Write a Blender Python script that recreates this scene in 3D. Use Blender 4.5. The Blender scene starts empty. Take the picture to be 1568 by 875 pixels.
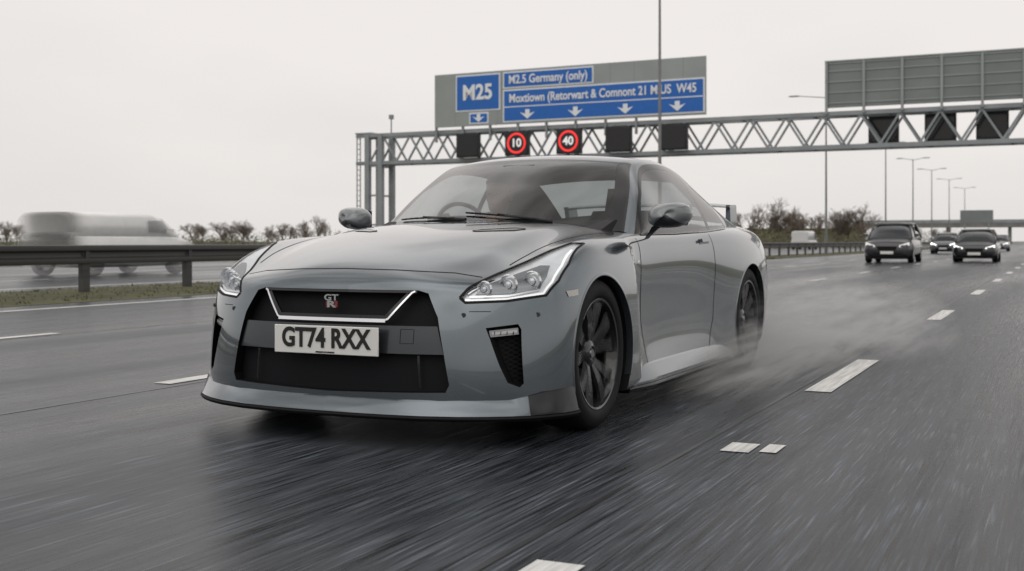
import bpy,bmesh,math,random
from math import *
from mathutils import Vector,Matrix
from mathutils.bvhtree import BVHTree
random.seed(7)
sc=bpy.context.scene
col=sc.collection
VIEW=None
# ------------------------------------------------------------ materials
def nt(name):
    m=bpy.data.materials.new(name); m.use_nodes=True
    t=m.node_tree; return m,t,t.nodes['Principled BSDF']
def mat(name,c,rough=.5,metal=0,coat=0,emit=None,es=0,var=.12,scale=6,bump=0,spec=.5,stretch=None):
    m,t,p=nt(name); N=t.nodes; L=t.links
    p.inputs['Base Color'].default_value=(*c,1)
    p.inputs['Roughness'].default_value=rough; p.inputs['Metallic'].default_value=metal
    p.inputs['Coat Weight'].default_value=coat; p.inputs['Coat Roughness'].default_value=.03
    p.inputs['Specular IOR Level'].default_value=spec
    tc=N.new('ShaderNodeTexCoord'); mp=N.new('ShaderNodeMapping'); L.new(tc.outputs['Object'],mp.inputs[0])
    if stretch: mp.inputs['Scale'].default_value=stretch
    n=N.new('ShaderNodeTexNoise'); n.inputs['Scale'].default_value=scale; n.inputs['Detail'].default_value=6
    L.new(mp.outputs[0],n.inputs['Vector'])
    r=N.new('ShaderNodeMapRange'); r.inputs[1].default_value=.3; r.inputs[2].default_value=.7
    r.inputs[3].default_value=1-var; r.inputs[4].default_value=1+var; L.new(n.outputs[0],r.inputs[0])
    mx=N.new('ShaderNodeVectorMath'); mx.operation='SCALE'; mx.inputs[0].default_value=c
    L.new(r.outputs[0],mx.inputs['Scale']); L.new(mx.outputs[0],p.inputs['Base Color'])
    if bump:
        b=N.new('ShaderNodeBump'); b.inputs['Strength'].default_value=bump; L.new(n.outputs[0],b.inputs['Height']); L.new(b.outputs[0],p.inputs['Normal'])
    if emit:
        p.inputs['Emission Color'].default_value=(*emit,1); p.inputs['Emission Strength'].default_value=es
    return m
def glass(name,tint,rmin=.05,pw=4):
    m,t,p=nt(name); N=t.nodes; L=t.links; N.remove(p)
    out=[n for n in N if n.type=='OUTPUT_MATERIAL'][0]
    tr=N.new('ShaderNodeBsdfTransparent'); tr.inputs[0].default_value=(*tint,1)
    gl=N.new('ShaderNodeBsdfGlossy'); gl.inputs['Roughness'].default_value=.02
    lw=N.new('ShaderNodeLayerWeight'); lw.inputs[0].default_value=.5
    pn=N.new('ShaderNodeMath'); pn.operation='POWER'; pn.inputs[1].default_value=pw
    L.new(lw.outputs['Facing'],pn.inputs[0])
    mr=N.new('ShaderNodeMapRange'); mr.inputs[3].default_value=rmin; mr.inputs[4].default_value=1; L.new(pn.outputs[0],mr.inputs[0])
    mx=N.new('ShaderNodeMixShader'); L.new(mr.outputs[0],mx.inputs[0]); L.new(tr.outputs[0],mx.inputs[1]); L.new(gl.outputs[0],mx.inputs[2])
    L.new(mx.outputs[0],out.inputs[0]); return m
M_paint=mat('grey_metallic_paint',(.122,.146,.164),.18,.78,1,var=.03,scale=300)
M_shell=mat('mirror_paint_lightened',(.17,.185,.195),.30,.25,.8,var=.03,scale=300)  # body paint lightened for the mirrors, making up for dark road reflections
M_black=mat('black_plastic',(.006,.006,.007),.6,var=.2,scale=20,spec=.2)
M_gloss=mat('gloss_black',(.008,.008,.009),.15,coat=.3,var=.05,spec=.3)
M_dkgrey=mat('dark_grey_paint',(.034,.040,.046),.3,.4,.5,var=.05)
M_chrome=mat('satin_chrome',(.75,.76,.78),.18,1,var=.03)
M_rubber=mat('tyre_rubber',(.009,.009,.010),.7,var=.25,scale=30,spec=.3)
M_rim=mat('dark_rim',(.010,.011,.013),.18,.4,.8,var=.1)
M_spoke=mat('spoke_finish',(.020,.022,.026),.2,.4,.8,var=.1)
M_spoke.node_tree.nodes['Principled BSDF'].inputs['Alpha'].default_value=.38
M_disc=mat('brake_disc',(.05,.05,.055),.4,1,var=.1)
M_int=mat('cabin_trim',(.012,.012,.014),.7,var=.2,scale=40)
M_reflect=mat('lamp_reflector',(.74,.76,.78),.35,.5,var=.08,scale=15)
M_lampdark=mat('lamp_bezel',(.24,.25,.26),.25,.8,var=.1)
M_drl=mat('led_strip',(.85,.85,.85),.3,emit=(1,.99,.97),es=.45)
M_drl2=mat('fog_strip',(.4,.4,.4),.2,.3,.5,emit=(1,1,1),es=.02)
M_lens=mat('projector_lens',(.5,.53,.56),.05,.3,1,emit=(1,1,1),es=.12)
M_glass=glass('tinted_glass',(.53,.57,.575),.04,3.4)
M_cover=glass('lamp_cover',(.95,.96,.97),.04,9)
M_white=mat('plate_white',(.72,.72,.70),.35,var=.02)
M_ink=mat('plate_black',(.01,.01,.01),.4)
M_red=mat('badge_red',(.20,.025,.025),.3)
M_amber=mat('side_marker',(.42,.39,.36),.2,coat=1)
M_tail=mat('tail_red',(.35,.01,.01),.15,coat=1)
M_skin=mat('skin',(.52,.31,.23),.5,var=.06)
M_hair=mat('hair',(.03,.02,.015),.7)
M_cloth=mat('dark_jacket',(.03,.032,.04),.85,var=.2)
def mesh_mat():
    m,t,p=nt('grille_mesh'); N=t.nodes;L=t.links
    p.inputs['Roughness'].default_value=.5; p.inputs['Specular IOR Level'].default_value=.06
    tc=N.new('ShaderNodeTexCoord'); v=N.new('ShaderNodeTexVoronoi'); v.feature='DISTANCE_TO_EDGE'; v.inputs['Scale'].default_value=60; v.inputs['Randomness'].default_value=0
    mp=N.new('ShaderNodeMapping'); mp.inputs['Scale'].default_value=(.7,0.01,1.2); mp.inputs['Rotation'].default_value=(0,0.78,0)
    L.new(tc.outputs['Object'],mp.inputs[0]); L.new(mp.outputs[0],v.inputs['Vector'])
    r=N.new('ShaderNodeValToRGB'); r.color_ramp.elements[0].position=.05; r.color_ramp.elements[0].color=(.014,.015,.017,1)
    r.color_ramp.elements[1].position=.16; r.color_ramp.elements[1].color=(.0012,.0012,.0012,1)
    L.new(v.outputs['Distance'],r.inputs[0]); L.new(r.outputs[0],p.inputs['Base Color'])
    return m
M_mesh=mesh_mat()
# ------------------------------------------------------------ builder
class B:
    def __init__(s): s.v=[];s.f=[];s.m=[];s.mats=[]
    def mi(s,m):
        if m not in s.mats: s.mats.append(m)
        return s.mats.index(m)
    def add(s,vs,fs,m,M=None):
        o=len(s.v)
        for v in vs: s.v.append(tuple(M@Vector(v)) if M else tuple(v))
        k=s.mi(m)
        for f in fs: s.f.append(tuple(i+o for i in f)); s.m.append(k)
    def box(s,c,d,m,M=None,top=1.0,topy=1.0):
        x,y,z=c; a,b,h=d[0]/2,d[1]/2,d[2]/2
        vs=[]
        for dz,k,ky in((-h,1,1),(h,top,topy)):
            for dx,dy in((-a,-b),(a,-b),(a,b),(-a,b)): vs.append((x+dx*k,y+dy*ky,z+dz))
        s.add(vs,[(3,2,1,0),(4,5,6,7),(0,1,5,4),(1,2,6,5),(2,3,7,6),(3,0,4,7)],m,M)
    def cyl(s,p0,p1,r0,r1,n,m,caps=True):
        p0=Vector(p0);p1=Vector(p1); d=(p1-p0).normalized()
        a=d.orthogonal().normalized(); b=d.cross(a)
        vs=[]
        for p,r in((p0,r0),(p1,r1)):
            for i in range(n):
                t=2*pi*i/n; vs.append(p+a*cos(t)*r+b*sin(t)*r)
        fs=[(i,(i+1)%n,n+(i+1)%n,n+i) for i in range(n)]
        if caps: fs+= [tuple(range(n))[::-1],tuple(range(n,2*n))]
        s.add(vs,fs,m)
    def beam(s,p0,p1,w,m): s.cyl(p0,p1,w*.7,w*.7,4,m)
    def lathe(s,prof,c,n,m,axis='x'):
        vs=[];k=len(prof)
        for i in range(n):
            t=2*pi*i/n
            for (x,r) in prof:
                if axis=='x': vs.append((c[0]+x,c[1]+r*cos(t),c[2]+r*sin(t)))
                else: vs.append((c[0]+r*cos(t),c[1]+x,c[2]+r*sin(t)))
        fs=[]
        for i in range(n):
            j=(i+1)%n
            for q in range(k-1): fs.append((i*k+q,i*k+q+1,j*k+q+1,j*k+q))
        s.add(vs,fs,m)
    def loft(s,rings,m,caps=True,closed=True):
        n=len(rings[0]); vs=[p for r in rings for p in r]; fs=[]
        for i in range(len(rings)-1):
            for j in range(n if closed else n-1):
                k=(j+1)%n; fs.append((i*n+j,i*n+k,(i+1)*n+k,(i+1)*n+j))
        if caps: fs+=[tuple(range(n))[::-1],tuple((len(rings)-1)*n+j for j in range(n))]
        s.add(vs,fs,m)
    def make(s,name,parent=None,loc=(0,0,0),rz=0,smooth=35,bevel=0,recalc=True,sub=0):
        me=bpy.data.meshes.new(name); me.from_pydata(s.v,[],s.f)
        for m in s.mats: me.materials.append(m)
        me.polygons.foreach_set('material_index',s.m)
        if recalc:
            bm=bmesh.new(); bm.from_mesh(me); bmesh.ops.recalc_face_normals(bm,faces=bm.faces); bm.to_mesh(me); bm.free()
        if smooth:
            me.polygons.foreach_set('use_smooth',[True]*len(me.polygons)); me.set_sharp_from_angle(angle=radians(smooth))
        me.update()
        ob=bpy.data.objects.new(name,me); col.objects.link(ob); ob.location=loc; ob.rotation_euler=(0,0,rz)
        if parent: ob.parent=parent
        if bevel:
            b=ob.modifiers.new('b','BEVEL'); b.width=bevel; b.segments=2; b.limit_method='ANGLE'
        return ob
def empty(name,loc=(0,0,0),rz=0):
    e=bpy.data.objects.new(name,None); col.objects.link(e); e.location=loc; e.rotation_euler=(0,0,rz); e.empty_display_size=.3; return e
def text(name,body,size,m,parent,loc,rot=(pi/2,0,0),bold=0,ext=.002,align='CENTER',sx=1):
    c=bpy.data.curves.new(name,'FONT'); c.body=body; c.size=size; c.align_x=align; c.align_y='CENTER'; c.offset=bold; c.extrude=ext
    c.materials.append(m); o=bpy.data.objects.new(name,c); col.objects.link(o); o.parent=parent; o.location=loc; o.rotation_euler=rot; o.scale=(sx,1,1); return o
def cr(pts,t):
    n=len(pts)-1; t=min(max(t,0),1)*n; i=min(int(t),n-1); u=t-i
    P=lambda k: Vector(pts[min(max(k,0),n)])
    p0=P(i-1) if i>0 else 2*P(0)-P(1); p3=P(i+2) if i+2<=n else 2*P(n)-P(n-1)
    p1,p2=P(i),P(i+1)
    return .5*((2*p1)+(p2-p0)*u+(2*p0-5*p1+4*p2-p3)*u*u+(3*p1-p0-3*p2+p3)*u**3)
# ============================================================ CAR
H=radians(25.5)
car=empty('sports_car',(-0.43,5.85,0),-H)
T=[[(0,-.78,.71),(.28,-.768,.71),(.52,-.725,.698),(.72,-.625,.682),(.890,-.51,.682)],
[(0,-.66,.783),(.28,-.65,.776),(.51,-.60,.738),(.70,-.50,.730),(.895,-.38,.788)],
[(0,-.42,.855),(.28,-.42,.852),(.52,-.40,.818),(.69,-.32,.798),(.888,-.20,.866)],
[(0,-.10,.915),(.28,-.10,.918),(.53,-.09,.893),(.70,-.05,.856),(.876,0,.903)],
[(0,.22,.955),(.28,.22,.958),(.54,.23,.943),(.71,.26,.897),(.87,.28,.906)],
[(0,.44,.978),(.28,.46,.978),(.54,.50,.962),(.71,.55,.925),(.86,.52,.90)],
[(0,.58,.985),(.28,.60,.98),(.54,.66,.96),(.72,.70,.93),(.855,.64,.90)],
[(0,.80,.74),(.28,.80,.74),(.55,.82,.76),(.76,.88,.925),(.855,.95,.905)],
[(0,1.4,.72),(.28,1.4,.72),(.55,1.4,.74),(.76,1.4,.93),(.86,1.4,.915)],
[(0,1.85,.72),(.28,1.85,.72),(.55,1.85,.74),(.76,1.85,.945),(.865,1.85,.93)],
[(0,2.25,.74),(.28,2.25,.74),(.54,2.25,.76),(.75,2.25,.97),(.87,2.25,.95)],
[(0,2.65,.80),(.28,2.65,.80),(.5,2.65,.85),(.72,2.65,.99),(.885,2.7,.96)],
[(0,3.1,1.04),(.28,3.1,1.04),(.5,3.1,1.03),(.70,3.1,.995),(.88,3.1,.94)],
[(0,3.68,1.03),(.28,3.67,1.03),(.52,3.63,1.01),(.71,3.57,.98),(.85,3.48,.92)]]
S=[[(.925,-.50,.58),(.942,-.50,.44),(.945,-.50,.28),(.94,-.51,.14)],
[(.943,-.36,.65),(.955,-.38,.47),(.955,-.38,.3),(.95,-.38,.14)],
[(.95,-.18,.72),(.962,-.2,.52),(.962,-.2,.32),(.95,-.2,.14)],
[(.945,.0,.79),(.965,0,.56),(.965,0,.34),(.95,0,.14)],
[(.945,.28,.77),(.962,.28,.54),(.958,.28,.34),(.945,.28,.14)],
[(.930,.48,.78),(.952,.50,.54),(.948,.52,.34),(.94,.54,.14)],
[(.892,.54,.78),(.880,.585,.54),(.885,.63,.34),(.93,.66,.14)],
[(.888,.95,.79),(.872,.95,.55),(.876,.95,.34),(.925,.95,.14)],
[(.892,1.4,.80),(.876,1.4,.55),(.880,1.4,.34),(.925,1.4,.14)],
[(.902,1.85,.81),(.888,1.85,.55),(.888,1.85,.34),(.93,1.85,.14)],
[(.93,2.25,.84),(.93,2.25,.57),(.925,2.25,.35),(.94,2.25,.14)],
[(.955,2.72,.83),(.970,2.75,.58),(.965,2.75,.36),(.95,2.75,.15)],
[(.945,3.12,.81),(.955,3.12,.58),(.95,3.12,.36),(.93,3.12,.17)],
[(.90,3.5,.77),(.90,3.55,.58),(.89,3.55,.38),(.87,3.5,.22)]]
F=[[(0,-.825,.60),(.28,-.815,.60),(.52,-.77,.59),(.74,-.665,.585)],
[(0,-.85,.46),(.28,-.84,.46),(.54,-.795,.455),(.77,-.675,.45)],
[(0,-.86,.29),(.28,-.85,.29),(.55,-.805,.285),(.78,-.685,.28)],
[(0,-.85,.15),(.28,-.84,.15),(.55,-.80,.145),(.78,-.68,.14)]]
Rr=[[(0,3.74,.77),(.28,3.73,.77),(.52,3.70,.77),(.75,3.62,.77)],
[(0,3.78,.58),(.28,3.77,.58),(.54,3.74,.58),(.76,3.66,.58)],
[(0,3.77,.38),(.28,3.76,.38),(.54,3.73,.38),(.76,3.65,.38)],
[(0,3.68,.22),(.28,3.67,.22),(.54,3.64,.22),(.75,3.58,.22)]]
n=len(T)
Sf=[[T[i][4]]+S[i] for i in range(n)]
Ff=[T[0]]+[F[r]+[Sf[0][r+1]] for r in range(4)]
Rf=[T[-1]]+[Rr[r]+[Sf[-1][r+1]] for r in range(4)]
Bt=[Ff[4][:4]]
for i in range(1,n-1): Bt.append([(T[i][j][0],T[i][j][1],.14) for j in range(4)])
Bt.append(Rf[4][:4]); Bt=[Bt[i]+[Sf[i][4]] for i in range(n)]
quads=[]
def grid(g,flip=False):
    for i in range(len(g)-1):
        for j in range(len(g[0])-1):
            quads.append([g[i][j],g[i+1][j],g[i+1][j+1],g[i][j+1]])
for g in(T,Sf,Ff,Rf,Bt): grid(g)
bm=bmesh.new(); vd={}
def gv(p):
    k=tuple(round(c,4) for c in p)
    if k not in vd: vd[k]=bm.verts.new(k)
    return vd[k]
for q in quads:
    for sx in(1,-1):
        try: bm.faces.new([gv((p[0]*sx if p[0] else 0.0,p[1],p[2])) for p in q])
        except ValueError: pass
bmesh.ops.recalc_face_normals(bm,faces=bm.faces)
cl=bm.edges.layers.float.new('crease_edge')
def crease(a,b,w):
    for sx in(1,-1):
        va,vb=gv((a[0]*sx if a[0] else 0.0,a[1],a[2])),gv((b[0]*sx if b[0] else 0.0,b[1],b[2]))
        e=bm.edges.get((va,vb))
        if e: e[cl]=w
for i in range(n-1):
    crease(Sf[i][4],Sf[i+1][4],.7)
    if 0<i<6: crease(T[i][2],T[i+1][2],.5)
    crease(T[i][4],T[i+1][4],.2)
for k in range(4): crease(Sf[5][k],Sf[5][k+1],.6); crease(Ff[0][k],Ff[0][k+1],.25); crease(Ff[4][k],Ff[4][k+1],.7)
for k in range(1,3): crease(Sf[6][k],Sf[6][k+1],.55)
me=bpy.data.meshes.new('body'); bm.to_mesh(me); bm.free()
me.materials.append(M_paint); me.materials.append(M_black)
body=bpy.data.objects.new('body_shell',me); col.objects.link(body)
ss=body.modifiers.new('s','SUBSURF'); ss.levels=3; ss.render_levels=3
dg=bpy.context.evaluated_depsgraph_get()
me0=bpy.data.meshes.new_from_object(body.evaluated_get(dg)); body.modifiers.clear()
for p in me0.polygons:
    c=p.center
    if .53+.45*c.x*c.x<c.y<2.98 and abs(c.x)<.755 : p.material_index=1
me0.polygons.foreach_set('use_smooth',[True]*len(me0.polygons))
v0=[v.co.copy() for v in me0.vertices]; f0=[tuple(p.vertices) for p in me0.polygons]; n0=[v.normal.copy() for v in me0.vertices]
bvh=BVHTree.FromPolygons(v0,f0)
body.data=me0
def cast(axis,u,v):
    if axis=='front': o,d=Vector((u,-3,v)),Vector((0,1,0))
    elif axis=='side': o,d=Vector((3,u,v)),Vector((-1,0,0))
    elif axis=='rear': o,d=Vector((u,6,v)),Vector((0,-1,0))
    else: o,d=Vector((u,v,3)),Vector((0,0,-1))
    l,nn,i,ds=bvh.ray_cast(o,d)
    if l is None:
        l,nn,i,ds=bvh.find_nearest(o+d*(2.6 if axis!='side' else 2.1))
    return l,nn,d
def patch(bd,axis,poly,off,m,mirror=True,g=.025,alongnormal=False):
    b=bmesh.new(); b.faces.new([b.verts.new((p[0],p[1],0)) for p in poly])
    xs=[p[0] for p in poly]; ys=[p[1] for p in poly]
    for ax,lo,hi in((0,min(xs),max(xs)),(1,min(ys),max(ys))):
        k=lo+g
        while k<hi:
            b.faces.ensure_lookup_table()
            co=(k,0,0) if ax==0 else (0,k,0); no=(1,0,0) if ax==0 else (0,1,0)
            bmesh.ops.bisect_plane(b,geom=b.verts[:]+b.edges[:]+b.faces[:],plane_co=co,plane_no=no); k+=g
    b.verts.index_update(); vs=[]
    for v in b.verts:
        l,nn,d=cast(axis,v.co.x,v.co.y)
        vs.append(l+(nn*off if alongnormal else -d*off))
    fs=[tuple(v.index for v in f.verts) for f in b.faces]; b.free()
    bd.add(vs,fs,m)
    if mirror: bd.add([(-v.x,v.y,v.z) for v in vs],[f[::-1] for f in fs],m)
def ribbon(bd,axis,pts,w,m,off=.0015,mirror=True,thick=0):
    P=[];
    for i in range(len(pts)-1):
        a,b=Vector(pts[i]),Vector(pts[i+1]); k=max(2,int((b-a).length/.02))
        for q in range(k): P.append(a.lerp(b,q/k))
    P.append(Vector(pts[-1])); R=[cast(axis,p[0],p[1]) for p in P]
    vs=[]
    for i,(l,nn,d) in enumerate(R):
        t=(R[min(i+1,len(R)-1)][0]-R[max(i-1,0)][0]).normalized(); s=t.cross(nn).normalized()*w/2
        if thick: vs+=[l-s-nn*.01,l-s+nn*off,l+s+nn*off,l+s-nn*.01]
        else: vs+=[l-s+nn*off,l+s+nn*off]
    k=4 if thick else 2; fs=[]
    for i in range(len(R)-1):
        for q in range(k-1): fs.append((i*k+q,i*k+q+1,(i+1)*k+q+1,(i+1)*k+q))
    if thick: fs+=[(0,1,2,3),tuple((len(R)-1)*4+q for q in(3,2,1,0))]
    bd.add(vs,fs,m)
    if mirror: bd.add([(-v.x,v.y,v.z) for v in vs],[f[::-1] for f in fs],m)
# outlines (car front elevation x,z)
G_half=[(.0,.662),(.40,.662),(.445,.65),(.50,.55),(.535,.40),(.56,.27),(.545,.238),(0,.225)]
G=G_half+[(-x,z) for x,z in G_half[::-1] if x>0]
INT=[(.688,.507),(.80,.522),(.812,.50),(.828,.275),(.815,.258),(.775,.278),(.745,.35),(.705,.465)]
HL=[(.575,.632),(.60,.672),(.665,.732),(.735,.785),(.785,.832),(.83,.864),(.874,.862),(.900,.77),(.902,.70),(.88,.640),(.75,.618),(.60,.612)]
def prism(bd,poly,y0,y1,mirror):
    k=len(poly)
    for sx in((1,-1) if mirror else (1,)):
        vs=[(x*sx,y0,z) for x,z in poly]+[(x*sx,y1,z) for x,z in poly]
        fs=[tuple(range(k)),tuple(range(k,2*k))[::-1]]+[(i,i+k,(i+1)%k+k,(i+1)%k) for i in range(k)]
        bd.add(vs,fs,M_black)
def cutter(fn):
    bd=B(); bd.mats=[M_paint,M_black]; fn(bd); o=bd.make('cut',smooth=0)
    md=body.modifiers.new('c','BOOLEAN'); md.operation='DIFFERENCE'; md.solver='EXACT'; md.object=o; return o
def c1(bd):
    for y,z,r in((0,.335,.378),(2.78,.335,.385)):
        for sx in(1,-1): bd.cyl((sx*.60,y,z),(sx*1.2,y,z),r,r,72,M_black)
def c2(bd): prism(bd,G,-1.3,-.58,False); prism(bd,INT,-1.3,-.50,True)
def c3(bd): prism(bd,HL,-1.3,-.06,True)
cs=[cutter(c1),cutter(c2),cutter(c3)]
dg=bpy.context.evaluated_depsgraph_get(); dg.update()
me1=bpy.data.meshes.new_from_object(body.evaluated_get(dg)); body.modifiers.clear()
for o in cs: bpy.data.objects.remove(o)
from mathutils.interpolate import poly_3d_calc
me1.polygons.foreach_set('use_smooth',[True]*len(me1.polygons))
nor=[None]*len(me1.loops)
for p in me1.polygons:
    c=p.center
    l,nn,i,ds=bvh.find_nearest(c)
    onsurf= ds<.006 and abs(nn.dot(p.normal))>.75
    for li in p.loop_indices:
        if onsurf:
            co=me1.vertices[me1.loops[li].vertex_index].co
            l2,n2,i2,d2=bvh.find_nearest(co)
            w=poly_3d_calc([v0[k] for k in f0[i2]],l2)
            q=Vector((0,0,0))
            for k,ww in zip(f0[i2],w): q+=n0[k]*ww
            nor[li]=q.normalized()
        else: nor[li]=p.normal.copy()
me1.normals_split_custom_set(nor)
body.data=me1; body.parent=car
# ---- greenhouse
C=[(0,.45,.965),(0,.83,1.175),(0,1.20,1.352),(0,1.65,1.402),(0,2.1,1.388),(0,2.45,1.31),(0,2.85,1.17),(0,3.15,1.04)]
I=[(.71,.77,.925),(.645,1.05,1.145),(.565,1.32,1.325),(.56,1.7,1.366),(.545,2.1,1.345),(.535,2.4,1.272),(.575,2.75,1.14),(.62,3.08,1.00)]
O=[(.80,.83,.90),(.72,1.12,1.13),(.628,1.40,1.298),(.632,1.72,1.335),(.627,2.1,1.308),(.64,2.45,1.215),(.69,2.8,1.08),(.735,3.1,.97)]
Bl=[(.81,.85,.895),(.83,1.2,.90),(.84,1.5,.905),(.842,1.8,.915),(.842,2.15,.93),(.83,2.6,.945),(.80,2.85,.95),(.77,3.1,.95)]
gh=B(); NT=84; NU=40
def topP(t,u):
    c=cr(C,t);i=cr(I,t); a=abs(u)**2.2
    return Vector((i.x*u, c.y+(i.y-c.y)*a, c.z+(i.z-c.z)*a))
tw,tr=2/7,5/7
for a in range(NT):
    t0,t1=a/NT,(a+1)/NT; tm=(t0+t1)/2
    for b in range(NU):
        u0,u1=-1+2*b/NU,-1+2*(b+1)/NU; um=abs(u0+u1)/2
        if tm<tw: m=M_glass if (um<.94 and tm<tw-.008 and tm>.014) else M_gloss
        elif tm<tr: m=M_paint
        else: m=M_glass if (um<.88 and tr+.02<tm<.96) else M_gloss
        gh.add([topP(t0,u0),topP(t0,u1),topP(t1,u1),topP(t1,u0)],[(0,1,2,3)],m)
def sideP(t,s):
    o=cr(O,t);b=cr(Bl,t); p=o.lerp(b,s); p.x+=.022*4*s*(1-s); return p
for sx in(1,-1):
    X=lambda p:(p.x*sx,p.y,p.z)
    for a in range(NT):
        t0,t1=a/NT,(a+1)/NT; tm=(t0+t1)/2
        for k in range(4):
            def rp(t,q):
                i=cr(I,t);o=cr(O,t); p=i.lerp(o,q); p.z+=.008*4*q*(1-q); return p
            m=M_paint
            if tm<tw and k<2: m=M_gloss
            gh.add([X(rp(t0,k/4)),X(rp(t1,k/4)),X(rp(t1,(k+1)/4)),X(rp(t0,(k+1)/4))],[(0,1,2,3)],m)
        for k in range(12):
            s0,s1=k/12,(k+1)/12; sm=(s0+s1)/2
            if tm>.70: m=M_paint
            elif sm<.08 or tm<.06 or tm>.685 or .545<tm<.572: m=M_gloss
            else: m=M_glass
            gh.add([X(sideP(t0,s0)),X(sideP(t1,s0)),X(sideP(t1,s1)),X(sideP(t0,s1))],[(0,1,2,3)],m)
o=gh.make('greenhouse',car,smooth=0,recalc=False)
bm=bmesh.new(); bm.from_mesh(o.data); bmesh.ops.remove_doubles(bm,verts=bm.verts,dist=.0006); bmesh.ops.recalc_face_normals(bm,faces=bm.faces)
for f in bm.faces: f.smooth=True
bm.to_mesh(o.data); bm.free(); o.data.set_sharp_from_angle(angle=radians(30))
# ---- front details
d=B()
patch(d,'front',G,-.06,M_mesh,False)
patch(d,'front',INT,-.06,M_mesh)
patch(d,'front',[(-.495,.512),(.495,.512),(.528,.395),(-.528,.395)],-.014,M_dkgrey,False)
ribbon(d,'front',[(-.388,.656),(-.375,.650),(-.285,.541),(-.265,.532)],.008,M_chrome,.006,True,thick=1)
ribbon(d,'front',[(-.275,.532),(.275,.532)],.015,M_chrome,.010,False,thick=1)
ribbon(d,'front',[(-.36,.645),(-.272,.547),(.272,.547),(.36,.645)],.016,M_gloss,.003,False,thick=1)
ribbon(d,'front',[(-.395,.655),(.395,.655)],.010,M_gloss,.002,False,thick=1)
ribbon(d,'front',[(.42,.39),(.43,.25)],.010,M_gloss,-.03,True)
ribbon(d,'front',[(.705,.483),(.805,.494)],.028,M_lampdark,-.012)
ribbon(d,'front',[(.712,.484),(.800,.493)],.012,M_drl2,-.008)
for q in range(4): ribbon(d,'front',[(.722+.022*q,.479),(.722+.022*q,.493)],.003,M_black,-.006)
d.make('grilles',car,smooth=40)
d=B()
patch(d,'front',HL,-.030,M_reflect)
inner=[(.62,.645),(.66,.690),(.74,.735),(.80,.765),(.84,.765),(.855,.72),(.85,.665),(.75,.648)]
patch(d,'front',inner,-.024,M_lampdark)
ribbon(d,'front',[(.595,.626),(.62,.624),(.75,.628),(.872,.650),(.888,.70),(.886,.77),(.866,.840)],.010,M_drl,-.008)
ribbon(d,'front',[(.61,.640),(.75,.643),(.86,.668)],.007,M_chrome,-.012)
ribbon(d,'front',[(.60,.655),(.665,.717),(.735,.770),(.785,.818),(.83,.850)],.012,M_chrome,-.012)
ribbon(d,'front',[(.69,.715),(.78,.765),(.865,.79)],.020,M_chrome,-.02)
ribbon(d,'front',[(.75,.775),(.84,.83)],.008,M_lampdark,-.02)
for x,z,r in((.655,.668,.027),(.735,.686,.034),(.815,.700,.034)):
    l,nn,dd=cast('front',x,z)
    for sx in(1,-1):
        c=(l.x*sx,l.y+.035,l.z)
        d.lathe([(-.02,r*1.3),(-.030,r*1.18),(-.01,r)],c,24,M_chrome,'y')
        d.lathe([(-.03,.0005),(-.026,r*.5),(-.015,r*.85),(0,r)],c,24,M_lens,'y')
        d.lathe([(-.0305,r*.5),(-.028,r*.62)],c,24,M_lampdark,'y')
d.make('headlamp_internals',car,smooth=50)
d=B(); patch(d,'front',HL,.0015,M_cover); d.make('headlamp_covers',car,smooth=60)
d=B()
HLc=HL+[HL[0]]
ribbon(d,'front',HLc,.011,M_black,.002)
ribbon(d,'front',[(-.62,.716),(-.5,.734),(-.25,.746),(0,.75),(.25,.746),(.5,.734),(.62,.716)],.006,M_black,.001,False)
ribbon(d,'top',[(.675,-.44),(.70,-.30),(.725,0),(.75,.35),(.78,.62)],.006,M_black,.001)
ribbon(d,'side',[(.72,.905),(.70,.80),(.70,.5),(.74,.22)],.006,M_black,.001)
ribbon(d,'side',[(.74,.22),(1.86,.23),(1.98,.40),(2.02,.70),(2.0,.93)],.006,M_black,.001)
ribbon(d,'side',[(.86,.905),(1.4,.912),(2.0,.93),(2.5,.955)],.012,M_gloss,.004)
patch(d,'top',[(.27,-.03),(.30,-.04),(.46,.06),(.49,.13),(.43,.13)],.003,M_gloss,g=.02)
ribbon(d,'top',[(.275,-.02),(.43,.135),(.485,.135)],.010,M_paint,.005,True,thick=1)
patch(d,'side',[(-.40,.655),(-.30,.66),(-.305,.635),(-.39,.63)],.003,M_amber,g=.02)
ribbon(d,'side',[(1.76,.868),(1.94,.874)],.034,M_gloss,.001)
ribbon(d,'side',[(1.77,.870),(1.93,.875)],.020,M_paint,.022,True,thick=1)
# fender vent behind the front wheel
patch(d,'side',[(.535,.80),(.565,.80),(.572,.70),(.56,.62),(.548,.62)],.004,M_gloss,g=.02,alongnormal=True)
ribbon(d,'side',[(.54,.755),(.65,.768)],.012,M_chrome,.008,True,thick=1)
ribbon(d,'front',[(.62,.575),(.70,.575)],.003,M_black,.001)
ribbon(d,'front',[(.34,.50),(.40,.50),(.40,.44),(.34,.44),(.34,.50)],.002,M_black,-.012,False)
for z,x in((.56,.60),(.56,.86)):
    l,nn,dd=cast('front',x,z)
    for sx in(1,-1): d.cyl((l.x*sx,l.y+.01,l.z),(l.x*sx,l.y-.003,l.z),.010,.010,12,M_dkgrey)
d.make('panel_details',car,smooth=40)
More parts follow.
